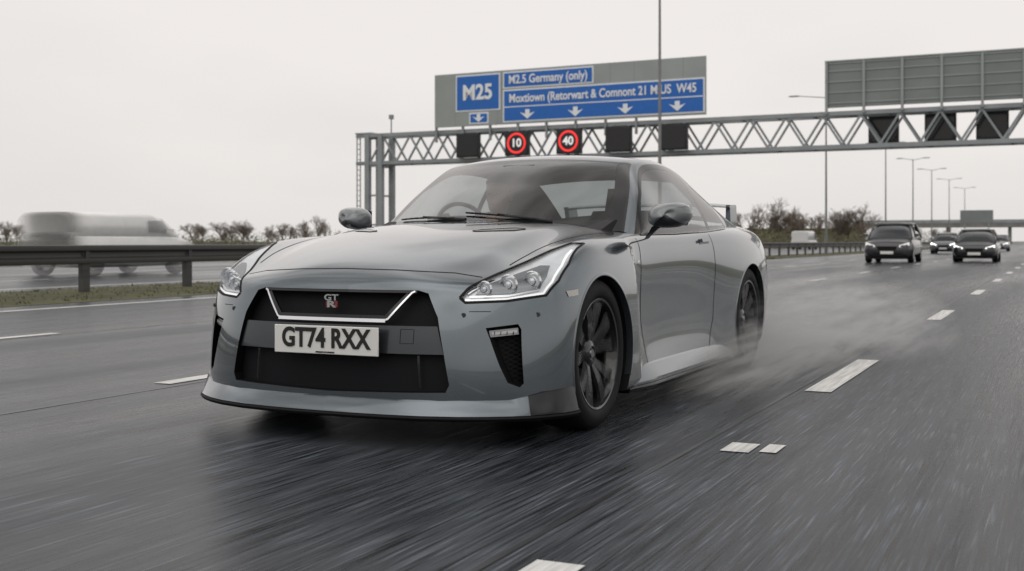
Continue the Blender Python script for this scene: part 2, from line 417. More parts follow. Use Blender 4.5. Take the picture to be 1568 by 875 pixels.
# splitter
P=[cast('front',x,.17)[0] for x in(0,.15,.3,.45,.6,.7,.78,.84,.885)]+[cast('side',y,.17)[0] for y in(-.48,-.42,-.385)]
rings=[];ringsb=[]
for i,p in enumerate(P):
    a=P[max(i-1,0)];b=P[min(i+1,len(P)-1)]; t=(b-a); t.z=0; t.normalize(); nrm=Vector((t.y,-t.x,0))
    if i==0: nrm=Vector((0,-1,0))
    e=.040 if i<8 else .036
    hz_=0 if i<7 else (.015,.028,.034,.036,.036)[i-7]
    rings.append([p-nrm*.04+Vector((0,0,.055+hz_)),p+nrm*(.004+hz_*.15)+Vector((0,0,.035+hz_)),p+nrm*(e-.006)+Vector((0,0,-.018)),p+nrm*e+Vector((0,0,-.026)),p+nrm*.0+Vector((0,0,-.028)),p-nrm*.05+Vector((0,0,-.028))])
    ringsb.append([p-nrm*.05+Vector((0,0,-.029)),p+nrm*(e+.004)+Vector((0,0,-.029)),p+nrm*(e+.008)+Vector((0,0,-.036)),p+nrm*e+Vector((0,0,-.048)),p-nrm*.05+Vector((0,0,-.048))])
d=B()
for sx in(1,-1):
    mm=lambda R_:[[(q.x*sx,q.y,q.z) for q in r] for r in R_]
    d.loft(mm(rings[:8]),M_paint); d.loft(mm(rings[7:]),M_gloss); d.loft(mm(ringsb),M_black)
d.make('front_splitter',car,smooth=40)
# sills
d=B()
for sx in(1,-1):
    R1=[];R2=[]
    for i in range(15):
        k=i/14; y=.40+2.0*k; ed=min(1,min(k,1-k)*9); o_=.035*ed
        R1.append([(sx*.86,y,.255),(sx*(.905+o_*.4),y,.235),(sx*(.925+o_),y,.168),(sx*(.925+o_),y,.15),(sx*.86,y,.15)])
        R2.append([(sx*.86,y,.148),(sx*(.930+o_*1.3),y,.148),(sx*(.932+o_*1.3),y,.138),(sx*(.926+o_),y,.118),(sx*.86,y,.118)])
    d.loft(R1,M_paint); d.loft(R2,M_gloss)
d.box((0,1.4,.14),(1.70,1.9,.06),M_black)
d.make('side_skirts',car,smooth=30)
# arch lips
d=B()
for y0,r in((0,.378),(2.78,.385)):
    for sx in(1,-1):
        rg=[]
        for i in range(41):
            a=radians(-18+216*i/40); cy,cz=y0+cos(a)*r,.335+sin(a)*r
            l,nn,dd=cast('side',y0+cos(a)*(r+.012),.335+sin(a)*(r+.012))
            x=l.x; dr=Vector((0,cos(a),sin(a))); p=Vector((x,cy,cz))
            rg.append([(sx*(x-.004),(p+dr*.020).y,(p+dr*.020).z),
                       (sx*(x+.004),(p+dr*.007).y,(p+dr*.007).z),(sx*(x+.003),(p-dr*.001).y,(p-dr*.001).z),(sx*(x-.03),(p-dr*.001).y,(p-dr*.001).z),(sx*(x-.03),(p+dr*.018).y,(p+dr*.018).z)])
        d.loft(rg,M_paint)
d.make('wheel_arch_lips',car,smooth=50)
# plate + badge
d=B(); l,nn,dd=cast('front',0,.445); py=l.y-.022
d.box((0,py,.445),(.535,.008,.122),M_white); d.box((0,py+.008,.445),(.50,.02,.09),M_black)
d.make('number_plate',car,bevel=.003)
text('plate_characters','GT74 RXX',.116,M_ink,car,(0,py-.006,.450),bold=.0032,sx=.84)
text('plate_maker','SVENSON OF LONDON',.009,M_ink,car,(0,py-.006,.393))
l,nn,dd=cast('front',.0,.61)
text('badge_upper','GT',.036,M_chrome,car,(0.002,l.y-.012,.626),bold=.001,ext=.004,sx=1.5)
text('badge_lower','R',.038,M_chrome,car,(0.002,l.y-.014,.597),bold=.0015,ext=.003,sx=1.9)
d=B(); d.box((0,l.y-.006,.597),(.060,.008,.028),M_red); d.make('badge_back',car,bevel=.002)
# mirrors
for sx in(1,-1):
    d=B(); top=[];bot=[];cap=[]
    for y,kx,kz in((-.092,.06,.06),(-.086,.35,.34),(-.074,.62,.60),(-.052,.83,.82),(-.02,.96,.96),(.02,1.01,1.01),(.05,.99,.99),(.062,.94,.94)):
        pt=lambda a:( sx*(.985+.108*kx*copysign(abs(cos(a))**.8,cos(a))),.86+y+.02*cos(a),1.008+.066*kz*copysign(abs(sin(a))**.8,sin(a))+.010*cos(a))
        A_=[-.85+ (pi+1.7)*i/28 for i in range(29)]
        Bv=[pi+.85+(pi-1.7)*i/14 for i in range(15)]
        top.append([pt(a) for a in A_]); bot.append([pt(a) for a in Bv]); cap.append([pt(2*pi*i/28) for i in range(28)])
    d.loft(top,M_shell,caps=False,closed=False); d.loft(bot,M_dkgrey,caps=False,closed=False)
    d.add(cap[0],[tuple(range(28))],M_shell); d.add(cap[-1],[tuple(range(28))],M_black)
    d.loft([[(sx*.84,.86,.875),(sx*.84,.93,.875),(sx*.865,.92,.90),(sx*.865,.86,.90)],[(sx*.88,.84,.92),(sx*.88,.90,.92),(sx*.91,.90,.935),(sx*.91,.84,.93)],[(sx*.90,.83,.95),(sx*.90,.89,.95),(sx*.97,.88,.96),(sx*.97,.83,.955)]],M_dkgrey)
    d.box((sx*.985,.926,1.005),(.17,.004,.10),M_chrome)
    d.make('door_mirror',car,smooth=60)
# spoiler & rear
d=B()
rg=[]
for i in range(25):
    x=-.655+1.31*i/24; a=abs(x)/.655; y=3.47-.06*a*a; z=1.145-.02*a**4
    rg.append([(x,y-.13,z-.005),(x,y-.06,z+.012),(x,y+.06,z+.016),(x,y+.08,z+.005),(x,y-.02,z-.014)])
d.loft(rg,M_paint)
for sx in(1,-1):
    d.loft([[(sx*.625,3.31,1.135),(sx*.625,3.49,1.135),(sx*.655,3.49,1.135),(sx*.655,3.31,1.135)],[(sx*.61,3.35,.98),(sx*.61,3.53,.98),(sx*.65,3.53,.98),(sx*.65,3.35,.98)]],M_paint)
    for x in(.72,.52):
        l,nn,dd=cast('rear',sx*x,.80); d.cyl((l.x,l.y-.03,l.z),(l.x,l.y+.012,l.z),.075 if x>.6 else .065,.068,32,M_tail); 
    for x in(.55,.68): d.cyl((sx*x,3.6,.26),(sx*x,3.76,.26),.05,.055,24,M_chrome)
d.box((0,3.62,.22),(1.3,.25,.12),M_black)
d.make('rear_spoiler_and_lamps',car,smooth=40)
# wipers
d=B()
def onscreen(t,u,off=.018):
    p=topP(t,u); return p+Vector((0,-.7,.7))*off
for (ta,ua,tb,ub) in((.016,-.15,.030,-.80),(.016,.50,.035,-.08)):
    a=onscreen(ta,ua,.012); prev=a
    for i in range(1,9):
        q=onscreen(ta+(tb-ta)*i/8,ua+(ub-ua)*i/8,.012); d.cyl(prev,q,.006,.005,6,M_gloss); prev=q
    a2=onscreen(.010,ua+.12,.012); d.cyl(a2,onscreen((ta+tb)/2,(ua+ub)/2,.02),.009,.005,6,M_gloss)
d.make('wipers',car)
# interior
d=B()
d.loft([[(x,.60,.93),(x,.80,.985),(x,1.0,.985),(x,1.06,.94),(x,1.04,.74),(x,.62,.74)] for x in(-.70,-.4,0,.4,.70)],M_int)
d.loft([[(x,.92,.985),(x,.95,1.02),(x,1.07,1.02),(x,1.08,.96)] for x in(-.52,-.37,-.22)],M_int)
for sx in(1,-1):
    for (w0,w1,z0,z1,y0,y1,th) in((.23,.25,.55,.92,1.62,1.78,.13),(.25,.20,.92,1.06,1.78,1.83,.12),(.12,.11,1.06,1.20,1.83,1.86,.09)):
        rg=[]
        for q in range(5):
            k=q/4; w=w0+(w1-w0)*k; z=z0+(z1-z0)*k; y=y0+(y1-y0)*k
            rg.append([(sx*.37+w*cos(a)*1.0,y+th*.6*sin(a),z) for a in[2*pi*i/16 for i in range(16)]])
        d.loft(rg,M_int)
d.box((0,2.5,.92),(1.1,.30,.12),M_int)
d.box((0,1.10,1.285),(.20,.02,.055),M_black)
c=Vector((-.37,1.10,.93)); ax=Vector((0,.92,.38)).normalized(); e1=Vector((1,0,0)); e2=ax.cross(e1)
rg=[]
for i in range(33):
    a=2*pi*i/32; rd=e1*cos(a)+e2*sin(a); rg.append([tuple(c+rd*(.175+.013*cos(b))+ax*.013*sin(b)) for b in[2*pi*q/8 for q in range(8)]])
d.loft(rg,M_gloss,caps=False)
for a in(0,pi,-pi/2 if e2.z>0 else pi/2): d.cyl(c,c+(e1*cos(a)+e2*sin(a))*.17,.022,.015,8,M_int)
d.cyl(c-ax*.02,c+ax*.02,.055,.055,16,M_int)
d.make('cabin_interior',car,smooth=40)
# driver
drv=empty('driver'); drv.parent=car
x0=-.37
vs=[(x0,1.66,.62),(x0,1.70,.80),(x0,1.69,.95),(x0,1.65,1.05),(x0-.17,1.66,.985),(x0+.17,1.66,.985),(x0-.26,1.45,.84),(x0+.26,1.45,.84),(x0-.17,1.22,.96),(x0+.17,1.22,.96)]
me=bpy.data.meshes.new('torso'); me.from_pydata(vs,[(0,1),(1,2),(2,3),(2,4),(2,5),(4,6),(5,7),(6,8),(7,9)],[]); me.materials.append(M_cloth)
o=bpy.data.objects.new('torso',me); col.objects.link(o); o.parent=drv
o.modifiers.new('k','SKIN')
for i,r in enumerate([(.16,.12),(.16,.12),(.17,.11),(.055,.055),(.08,.08),(.08,.08),(.052,.052),(.052,.052),(.034,.034),(.034,.034)]):
    me.skin_vertices[0].data[i].radius=r
me.skin_vertices[0].data[0].use_root=True
o.modifiers['k'].use_smooth_shade=True
s=o.modifiers.new('s','SUBSURF'); s.levels=2; s.render_levels=2
d=B()
hc=Vector((x0,1.58,1.165)); rg=[]
for (z,w,f,bk) in((-.16,.045,.02,.055),(-.125,.045,.02,.055),(-.11,.05,.06,.06),(-.09,.056,.085,.075),(-.06,.064,.09,.085),(-.03,.070,.088,.095),(0,.074,.085,.10),(.04,.077,.09,.105),(.075,.072,.08,.10),(.10,.055,.055,.08),(.115,.028,.02,.05),(.12,.004,.0,.01)):
    ring=[]
    for i in range(20):
        a=2*pi*i/20; yy=-cos(a)*(f if cos(a)>0 else bk)
        if i==0: yy-={-.03:.022,0:.012,-.06:.006}.get(z,0)
        if i in(2,18) and z==0: yy+=.012
        ring.append((hc.x+w*sin(a),hc.y+yy,hc.z+z))
    rg.append(ring)
d.loft(rg,M_skin)
rg=[]
for (z,w,f,bk) in((-.05,.074,-.03,.10),(0,.082,-.01,.112),(.05,.084,.03,.117),(.08,.08,.092,.112),(.108,.062,.07,.09),(.13,.03,.03,.05),(.133,.004,.0,.01)):
    rg.append([(hc.x+w*sin(a),hc.y-cos(a)*(f if cos(a)>0 else bk),hc.z+z) for a in[2*pi*i/20 for i in range(20)]])
d.loft(rg,M_hair)
d.loft([[(hc.x+.022*cos(a)*k,hc.y-.094+.004*(1-k),hc.z-.062+.006*sin(a)*k) for a in[2*pi*i/10 for i in range(10)]] for k in(1,.3)],M_red)
for sx in(1,-1):
    d.loft([[(hc.x+sx*(.074+.012*k),hc.y+.01+.018*cos(a)*(1-.2*k),hc.z-.01+.03*sin(a)) for a in[2*pi*i/10 for i in range(10)]] for k in(0,1)],M_skin)
    d.cyl((hc.x+sx*.03,hc.y-.078,hc.z+.005),(hc.x+sx*.03,hc.y-.088,hc.z+.005),.012,.008,10,M_white)
    d.cyl((hc.x+sx*.03,hc.y-.087,hc.z+.005),(hc.x+sx*.03,hc.y-.090,hc.z+.005),.006,.005,8,M_hair)
    hx=x0+sx*.165; p=Vector((hx,1.18,.975))
    d.loft([[(p.x+.022*cos(a),p.y+.04-.075*k,p.z+.02+.04*sin(a)) for a in[2*pi*i/10 for i in range(10)]] for k in(0,.5,1)],M_skin)
    for q in range(4):
        zz=p.z-.012+.022*q; L=[.9,1.05,1,.8][q]
        a=Vector((p.x,p.y-.03,zz)); b=a+Vector((-sx*.01,-.035*L,.0)); c2_=b+Vector((-sx*.028,-.012,0)); e=c2_+Vector((-sx*.012,.024,0))
        for u,v,r0,r1 in((a,b,.010,.009),(b,c2_,.009,.0085),(c2_,e,.0085,.007)): d.cyl(u,v,r0,r1,8,M_skin)
    a=Vector((p.x-sx*.015,p.y,p.z+.045)); b=a+Vector((-sx*.02,-.03,.012)); d.cyl(a,b,.012,.010,8,M_skin); d.cyl(b,b+Vector((-sx*.005,-.028,0)),.010,.008,8,M_skin)
d.make('head_and_hands',drv,smooth=60)
# wheels
def wheel(name,x,y,sx,R=.35):
    d=B()
    d.lathe([(-.12,.258),(-.130,.29),(-.122,.33),(-.10,R-.004),(-.06,R),(.06,R),(.10,R-.004),(.120,.332),(.130,.30),(.128,.275),(.120,.262),(.112,.258)],(0,0,0),72,M_rubber)
    for g in(-.05,0,.05): d.lathe([(g-.004,R+.0008),(g+.004,R+.0008)],(0,0,0),72,M_black)
    d.lathe([(.112,.262),(.121,.258),(.119,.248),(.104,.244),(.09,.236),(.02,.225),(-.11,.232)],(0,0,0),72,M_rim)
    for cp in range(4):
      for i in range(5):
        for da,db in((-.16,-.30),(.16,.30)):
            a=2*pi*i/5+.3+da+cp*.07; b=2*pi*i/5+.3+db+cp*.07
            rg=[]
            for q in range(6):
                k=q/5; r=.045+.20*k; an=a+(b-a)*k; w=.024-.006*k; xx=.075+.030*sin(k*pi/2)-cp*.0006; th=.03
                cx=Vector((0,cos(an),sin(an))); tg=Vector((0,-sin(an),cos(an)))
                rg.append([cx*r+tg*w+Vector((xx-.012,0,0)),cx*r+tg*w*.5+Vector((xx,0,0)),cx*r-tg*w*.5+Vector((xx,0,0)),cx*r-tg*w+Vector((xx-.012,0,0))])
            d.loft(rg,M_spoke,caps=False,closed=False)
    d.lathe([(.03,.075),(.07,.07),(.085,.05),(.088,.035),(.082,.03),(.082,.0005)],(0,0,0),36,M_rim)
    d.lathe([(.084,.022),(.090,.020),(.090,.0005)],(0,0,0),20,M_lampdark)
    d.lathe([(.0,.06),(.01,.06),(.01,.19),(-.015,.19)],(0,0,0),48,M_disc)
    d.lathe([(-.03,.0005),(-.03,.23)],(0,0,0),36,M_black)
    rg=[]
    for i in range(7):
        a=radians(150+60*i/6); rg.append([(px_,cos(a)*r,sin(a)*r) for px_,r in((-.04,.13),(-.04,.205),(.03,.205),(.03,.13))])
    d.loft(rg,M_dkgrey)
    o=d.make(name,car,loc=(x*sx,y,R),smooth=40)
    if sx<0: o.rotation_euler=(0,0,pi)
    return o
for sx in(1,-1):
    wheel('front_wheel',.802,0,sx); wheel('rear_wheel',.805,2.78,sx)
d=B()
for y in(0,2.78): d.cyl((-.75,y,.34),(.75,y,.34),.04,.04,10,M_black)
d.box((0,1.4,.26),(1.2,3.9,.2),M_black)
d.make('underbody',car)

# ============================================================ ROAD FRAME
A=radians(25); RA=-A
def RW(t,s,z=0): return (s*sin(A)+t*cos(A), s*cos(A)-t*sin(A), z)
def road_mat():
    m,tr_,p=nt('wet_asphalt'); N=tr_.nodes;L=tr_.links
    tc=N.new('ShaderNodeTexCoord')
    def noise(scl,det=6,rg=.6,loc=(0,0,0)):
        mp=N.new('ShaderNodeMapping'); mp.inputs['Scale'].default_value=scl; mp.inputs['Location'].default_value=loc; L.new(tc.outputs['Object'],mp.inputs[0])
        n=N.new('ShaderNodeTexNoise'); n.inputs['Scale'].default_value=1; n.inputs['Detail'].default_value=det; n.inputs['Roughness'].default_value=rg; L.new(mp.outputs[0],n.inputs['Vector']); return n.outputs[0]
    fine=noise((75,1.6,1),4,.6); mid=noise((9,.30,1),6,.65); big=noise((.8,.05,1),4,.5); speck=noise((120,2.6,1),2,.5,(3,7,0))
    def rng(x,a,b,c,d_):
        r=N.new('ShaderNodeMapRange'); r.inputs[1].default_value=a;r.inputs[2].default_value=b;r.inputs[3].default_value=c;r.inputs[4].default_value=d_; L.new(x,r.inputs[0]); return r.outputs[0]
    def mul(a,b,op='MULTIPLY'):
        q=N.new('ShaderNodeMath'); q.operation=op; L.new(a,q.inputs[0])
        if isinstance(b,float): q.inputs[1].default_value=b
        else: L.new(b,q.inputs[1])
        return q.outputs[0]
    v=mul(mul(rng(fine,.32,.72,.05,3.2),rng(mid,.3,.7,.6,1.4)),rng(big,.35,.65,.8,1.2))
    v=mul(v,rng(speck,.54,.74,1.0,2.8))
    v=mul(v,.028)
    cb=N.new('ShaderNodeCombineColor'); L.new(mul(v,.88),cb.inputs[0]);L.new(v,cb.inputs[1]);L.new(mul(v,1.17),cb.inputs[2])
    L.new(cb.outputs[0],p.inputs['Base Color'])
    rr=mul(mul(rng(mid,.3,.7,-.06,.06),rng(fine,.3,.7,-.09,.09),'ADD'),rng(big,.35,.65,.22,.38),'ADD'); L.new(rr,p.inputs['Roughness'])
    L.new(rng(mid,.3,.7,.04,.18),p.inputs['Specular IOR Level'])
    b=N.new('ShaderNodeBump'); b.inputs['Strength'].default_value=.35; b.inputs['Distance'].default_value=.005; L.new(fine,b.inputs['Height']); L.new(b.outputs[0],p.inputs['Normal'])
    return m
M_road=road_mat()
M_grass=mat('verge_grass',(.070,.072,.028),.9,var=.45,scale=1.3,bump=.4)
M_field=mat('winter_field',(.09,.105,.055),.95,var=.3,scale=.05)
M_line=mat('road_paint',(.66,.66,.64),.55,var=.28,scale=3,stretch=(14,.8,1))
M_seam=mat('tar_seam',(.012,.012,.013),.3,var=.3)
M_galvd=mat('weathered_barrier',(.062,.062,.06),.5,.3,var=.3,scale=1.5,stretch=(1,.08,6))
d=B(); d.box((0,1200,-1.05),(6000,4000,2),M_field); d.make('ground',smooth=0)
def sheet(name,t0,t1,s0,s1,z,m):
    d=B(); d.add([(t0,s0,z),(t1,s0,z),(t1,s1,z),(t0,s1,z)],[(0,1,2,3)],m); return d.make(name,rz=RA,smooth=0,recalc=False)
sheet('motorway_road',-12.7,9,-60,1600,0,M_road)
sheet('opposite_motorway_road',-33,-16.4,-60,1600,0,M_road)
d=B(); prof=[(-16.45,.002),(-16.0,.02),(-14.8,.03),(-13.3,.02),(-12.65,.004)]
for i in range(len(prof)-1):
    (a,za),(b,zb)=prof[i],prof[i+1]; d.add([(a,-60,za),(b,-60,zb),(b,1600,zb),(a,1600,za)],[(0,1,2,3)],M_grass)
for a,b in((-60,-33),(9,60)): d.add([(a,-60,.01),(b,-60,.01),(b,1600,.01),(a,1600,.01)],[(0,1,2,3)],M_grass)
d.make('grass_verge',rz=RA,smooth=0)
M_blade=mat('grass_blades',(.10,.092,.038),.9,var=.5,scale=2)
d=B()
for i in range(9000):
    s=random.uniform(3,60); t=random.uniform(-16.3,-12.8); h=random.uniform(.01,.055); a=random.uniform(0,pi); w=.012+s*.0004
    dx,dy=cos(a)*w,sin(a)*w; lx,ly=random.uniform(-.03,.03),random.uniform(-.05,.05); z=.012
    d.add([(t-dx,s-dy,z),(t+dx,s+dy,z),(t+lx,s+ly,z+h)],[(0,1,2)],M_blade)
d.make('verge_grass_tufts',rz=RA,smooth=0,recalc=False)
d=B()
def mark(t,s0,s1,w,z=.004): d.add([(t-w/2,s0,z),(t+w/2,s0,z),(t+w/2,s1,z),(t-w/2,s1,z)],[(0,1,2,3)],M_line)
for i in range(0,90):
    mark(-1.27,6.9+6.85*i,8.9+6.85*i,.15)
for i in range(-3,90):
    mark(-4.97,5.6+6.85*i,7.6+6.85*i,.13)
    mark(-8.6,6.25+6.85*i,8.25+6.85*i,.13)
mark(-1.22,4.78,5.0,.12); mark(-1.09,4.82,5.02,.07); mark(-1.22,1.0,2.93,.14)
mark(-11.85,-40,700,.14); mark(3.9,-40,700,.2)
mark(-17.2,-40,700,.16); mark(-32.2,-40,700,.16)
for i in range(-3,60):
    for t in(-21.0,-24.7,-28.4): mark(t,9*i,9*i+2,.15)
d.make('lane_markings',rz=RA,smooth=0,recalc=False)
d=B()
for t,w in((-1.40,.02),(-4.82,.02),(-8.45,.02)): d.add([(t-w/2,-40,.002),(t+w/2,-40,.002),(t+w/2,400,.002),(t-w/2,400,.002)],[(0,1,2,3)],M_seam)
d.make('road_seams',rz=RA,smooth=0,recalc=False)
# barrier
d=B()
prof=[(0,.81),(.035,.80),(.045,.76),(.04,.72),(-.02,.69),(-.03,.65),(-.02,.61),(.04,.58),(.045,.54),(.035,.505),(0,.495)]
tb=-14.75
for sg_ in(1,-1):
    rg=[[(tb+sg_*(.06+a),s,z) for a,z in prof]+[(tb+sg_*(.05+a),s,z) for a,z in prof[::-1]] for s in(-40,10,30,100,600)]
    d.loft(rg,M_galvd)
for i in range(-10,150):
    s=14.75+2.55*i; d.box((tb,s,.36),(.10,.16,.78),M_galvd); d.box((tb,s,.68),(.16,.08,.2),M_galvd)
d.make('crash_barrier',rz=RA,smooth=30)
# ============================================================ GANTRY
GA=atan2(18,36.3); GO=(-9.3,80,0)
M_steel=mat('gantry_steel',(.27,.29,.305),.45,.3,var=.15,scale=.7)
M_panel=mat('sign_panel_grey',(.30,.325,.32),.5,.2,var=.08,scale=.5)
M_pback=mat('sign_back_grey',(.20,.22,.22),.5,.3,var=.1,scale=.6)
M_blue=mat('sign_blue',(.008,.125,.48),.4,var=.05)
M_swh=mat('sign_white',(.80,.82,.84),.4,var=.03)
M_sig=mat('signal_housing',(.015,.016,.018),.5,var=.2)
M_ring=mat('led_red',(.8,.02,.02),.4,emit=(1,.04,.04),es=.75)
M_num=mat('led_white',(.8,.8,.8),.4,emit=(1,1,1),es=.3)
g=empty('motorway_gantry',GO,-GA)
d=B(); Lg=46; zb,zt=6.2,8.08
for y in(0,1.4):
    for z in(zb,zt): d.box((Lg/2-1.0,y,z),(Lg+1.0,.24,.24),M_steel)
    x=-.4
    while x<Lg-2:
        d.beam((x,y,zb+.1),(x+1.05,y,zt-.1),.11,M_steel); d.beam((x+1.05,y,zt-.1),(x+2.1,y,zb+.1),.11,M_steel); x+=2.1
x=0
while x<Lg-1:
    d.box((x,.7,zb),(.12,1.4,.12),M_steel); d.box((x,.7,zt),(.12,1.4,.12),M_steel); x+=2.1
for x in(-.6,.45,Lg-1):
    for y in(0,1.4): d.box((x,y,4.0),(.34,.34,8.3),M_steel)
for z in(2,4,6): d.box((-.1,0,z),(1.05,.12,.12),M_steel); d.box((-.1,1.4,z),(1.05,.12,.12),M_steel)
for y in(-.5,-.1): d.box((-1.15,y,4.1),(.06,.06,8.2),M_steel)
z=.5
while z<8.2: d.box((-1.15,-.3,z),(.04,.4,.04),M_steel); z+=.35
d.box((-.9,.7,8.25),(1.3,1.7,.08),M_steel); d.cyl((.9,.6,8.1),(.9,.6,9.3),.05,.04,8,M_steel); d.box((.9,.6,9.35),(.25,.25,.3),M_steel)
d.box((-.1,.7,.2),(2.2,2.6,.5),M_panel)
d.box((Lg/2,.7,zb-.02),(Lg,.7,.06),M_steel)
for x in range(4,19,2): d.box((x+.9,-.18,9.6),(.14,.14,4.4),M_steel)
d.make('truss_frame',g,smooth=0)
sg=empty('motorway_direction_sign',(GO[0]+4.88*cos(GA),GO[1]-4.88*sin(GA),8.36),-GA)
def sb(d,x0,x1,z0,z1,y,th,m): d.box(((x0+x1)/2,y,(z0+z1)/2),(x1-x0,th,z1-z0),m)
d=B(); yf=-.32
sb(d,0,18.45,0,3.46,yf,.10,M_panel)
x=1.55
while x<18.4: sb(d,x-.012,x+.012,0,3.46,yf-.051,.006,M_pback); x+=1.55
def panel(x0,x1,z0,z1):
    sb(d,x0,x1,z0,z1,yf-.065,.03,M_swh); sb(d,x0+.09,x1-.09,z0+.09,z1-.09,yf-.085,.03,M_blue)
panel(1.6,4.85,.95,3.32); panel(5.05,11.3,2.28,3.34); panel(5.05,18.38,.12,2.2); panel(2.6,4.0,.12,.85)
sb(d,5.15,18.28,1.06,1.12,yf-.105,.012,M_swh)
def arrow(x,z,k):
    y=yf-.115
    d.add([(x-.16*k,y,z+.3*k),(x+.16*k,y,z+.3*k),(x+.16*k,y,z),(x+.55*k,y,z+.12*k),(x,y,z-.34*k),(x-.55*k,y,z+.12*k),(x-.16*k,y,z)],[(0,6,5,4,3,2,1)],M_swh)
for x in(6.8,10.1,13.4,16.7): arrow(x,.60,.95)
arrow(3.3,.50,.8)
d.make('sign_board',sg,smooth=0,recalc=False)
text('route_number','M25',1.35,M_swh,sg,(3.22,yf-.12,2.12),bold=.04,ext=.01,sx=.92)
text('destination_upper','M2.5 Germany (only)',.76,M_swh,sg,(8.2,yf-.12,2.80),bold=.015,ext=.01,sx=.83)
text('destination_lower','Moxtiown (Retorwart & Comnont 21 M:US  W45',.76,M_swh,sg,(11.7,yf-.12,1.60),bold=.015,ext=.01,sx=.80)
def kx(p):
    a=(p-784)/1800; return (80*a+9.3)/(36.3+18*a)*40.5
for (p0,p1,num) in((703,742,None),(778,817,'10'),(857,896,'40'),(932,972,None),(1015,1058,None),(1324,1368,None),(1412,1458,None),(1493,1540,None)):
    xa,xb=kx(p0),kx(p1); xc=(xa+xb)/2; yl=-.45 if p0<1200 else 1.75
    s_=empty('variable_speed_signal',(GO[0]+xc*cos(GA)+yl*sin(GA),GO[1]-xc*sin(GA)+yl*cos(GA),7.10 if p0<1200 else 7.25),-GA)
    d=B(); d.box((0,0,0),(1.66,.30,1.56),M_sig); d.box((0,-.16,0),(1.5,.04,1.4),M_gloss)
    for x in(-.6,.6): d.box((x,.25,.2),(.1,.5,1.3),M_steel)
    for q in((-.66,.6),(.66,.6),(-.66,-.6),(.66,-.6)): d.cyl((q[0],-.17,q[1]),(q[0],-.2,q[1]),.07,.07,10,M_sig)
    if num:
        d.lathe([(-.19,.53),(-.21,.54),(-.21,.65),(-.19,.66)],(0,0,0),40,M_ring,'y')
        text('speed_digits',num,.72,M_num,s_,(0,-.21,0),bold=.02,ext=.005)
    d.make('signal_housing',s_,smooth=40,bevel=.02)
bs=empty('rear_of_direction_sign',(GO[0]+30.2*cos(GA),GO[1]-30.2*sin(GA),8.4),-GA)
d=B(); sb(d,0,16,0,2.6,-.1,.08,M_pback)
x=.1
while x<16: sb(d,x-.07,x+.07,-.35,2.55,-.22,.14,M_panel); x+=2.05
for z in(.25,.85,1.45,2.05,2.5): sb(d,0,16,z-.03,z+.03,-.16,.05,M_panel)
sb(d,0,16,2.58,2.66,-.12,.16,M_panel)
d.make('sign_board',bs,smooth=0)
# ============================================================ LAMPS
M_pole=mat('lamp_pole',(.22,.225,.23),.5,.5,var=.1)
for i,s in enumerate((46.0,83.6,114.5,137,158,184,215)):
    e=empty('street_lamp',RW(-14.8,s),RA); d=B(); h=11.6 if i==0 else (11.0 if i==1 else 10.0)
    d.cyl((0,0,0),(0,0,1.2),.12,.12,12,M_pole); d.cyl((0,0,1.2),(0,0,h),.080,.045,12,M_pole)
    for sx in((-1,) if i==1 else (1,-1)):
        ar=1.9 if i<2 else 1.1
        d.cyl((0,0,h-.1),(sx*ar,0,h+.10),.03,.025,8,M_pole)
        d.loft([[(sx*x,w*cos(a),h+.11+hh*sin(a)) for a in[2*pi*q/8 for q in range(8)]] for x,w,hh in((ar-.1,.04,.03),(ar+.1,.12,.055),(ar+.5,.12,.055),(ar+.7,.05,.03))],M_panel)
    d.make('pole_and_arms',e,smooth=40)
# ============================================================ TRAFFIC
M_tg=mat('traffic_glass',(.03,.034,.038),.08,coat=.5)
def soft(m,y0,y1,f0_,f1_,amax):
    t=m.node_tree;N=t.nodes;L=t.links;p=N['Principled BSDF']
    tc=N.new('ShaderNodeTexCoord'); sp=N.new('ShaderNodeSeparateXYZ'); L.new(tc.outputs['Object'],sp.inputs[0])
    a=N.new('ShaderNodeMapRange'); a.interpolation_type='SMOOTHSTEP'; a.inputs[1].default_value=y0;a.inputs[2].default_value=f0_; L.new(sp.outputs[1],a.inputs[0])
    b=N.new('ShaderNodeMapRange'); b.interpolation_type='SMOOTHSTEP'; b.inputs[1].default_value=f1_;b.inputs[2].default_value=y1;b.inputs[3].default_value=1;b.inputs[4].default_value=0; L.new(sp.outputs[1],b.inputs[0])
    q=N.new('ShaderNodeMath');q.operation='MULTIPLY';L.new(a.outputs[0],q.inputs[0]);L.new(b.outputs[0],q.inputs[1])
    r=N.new('ShaderNodeMath');r.operation='MULTIPLY';L.new(q.outputs[0],r.inputs[0]);r.inputs[1].default_value=amax
    L.new(r.outputs[0],p.inputs['Alpha'])
def sup(w,y,zb_,zt_,n=28,p=.45):
    zc=(zb_+zt_)/2; h=(zt_-zb_)/2
    return [(w*copysign(abs(cos(a))**p,cos(a)),y,zc+h*copysign(abs(sin(a))**p,sin(a))) for a in[2*pi*i/n for i in range(n)]]
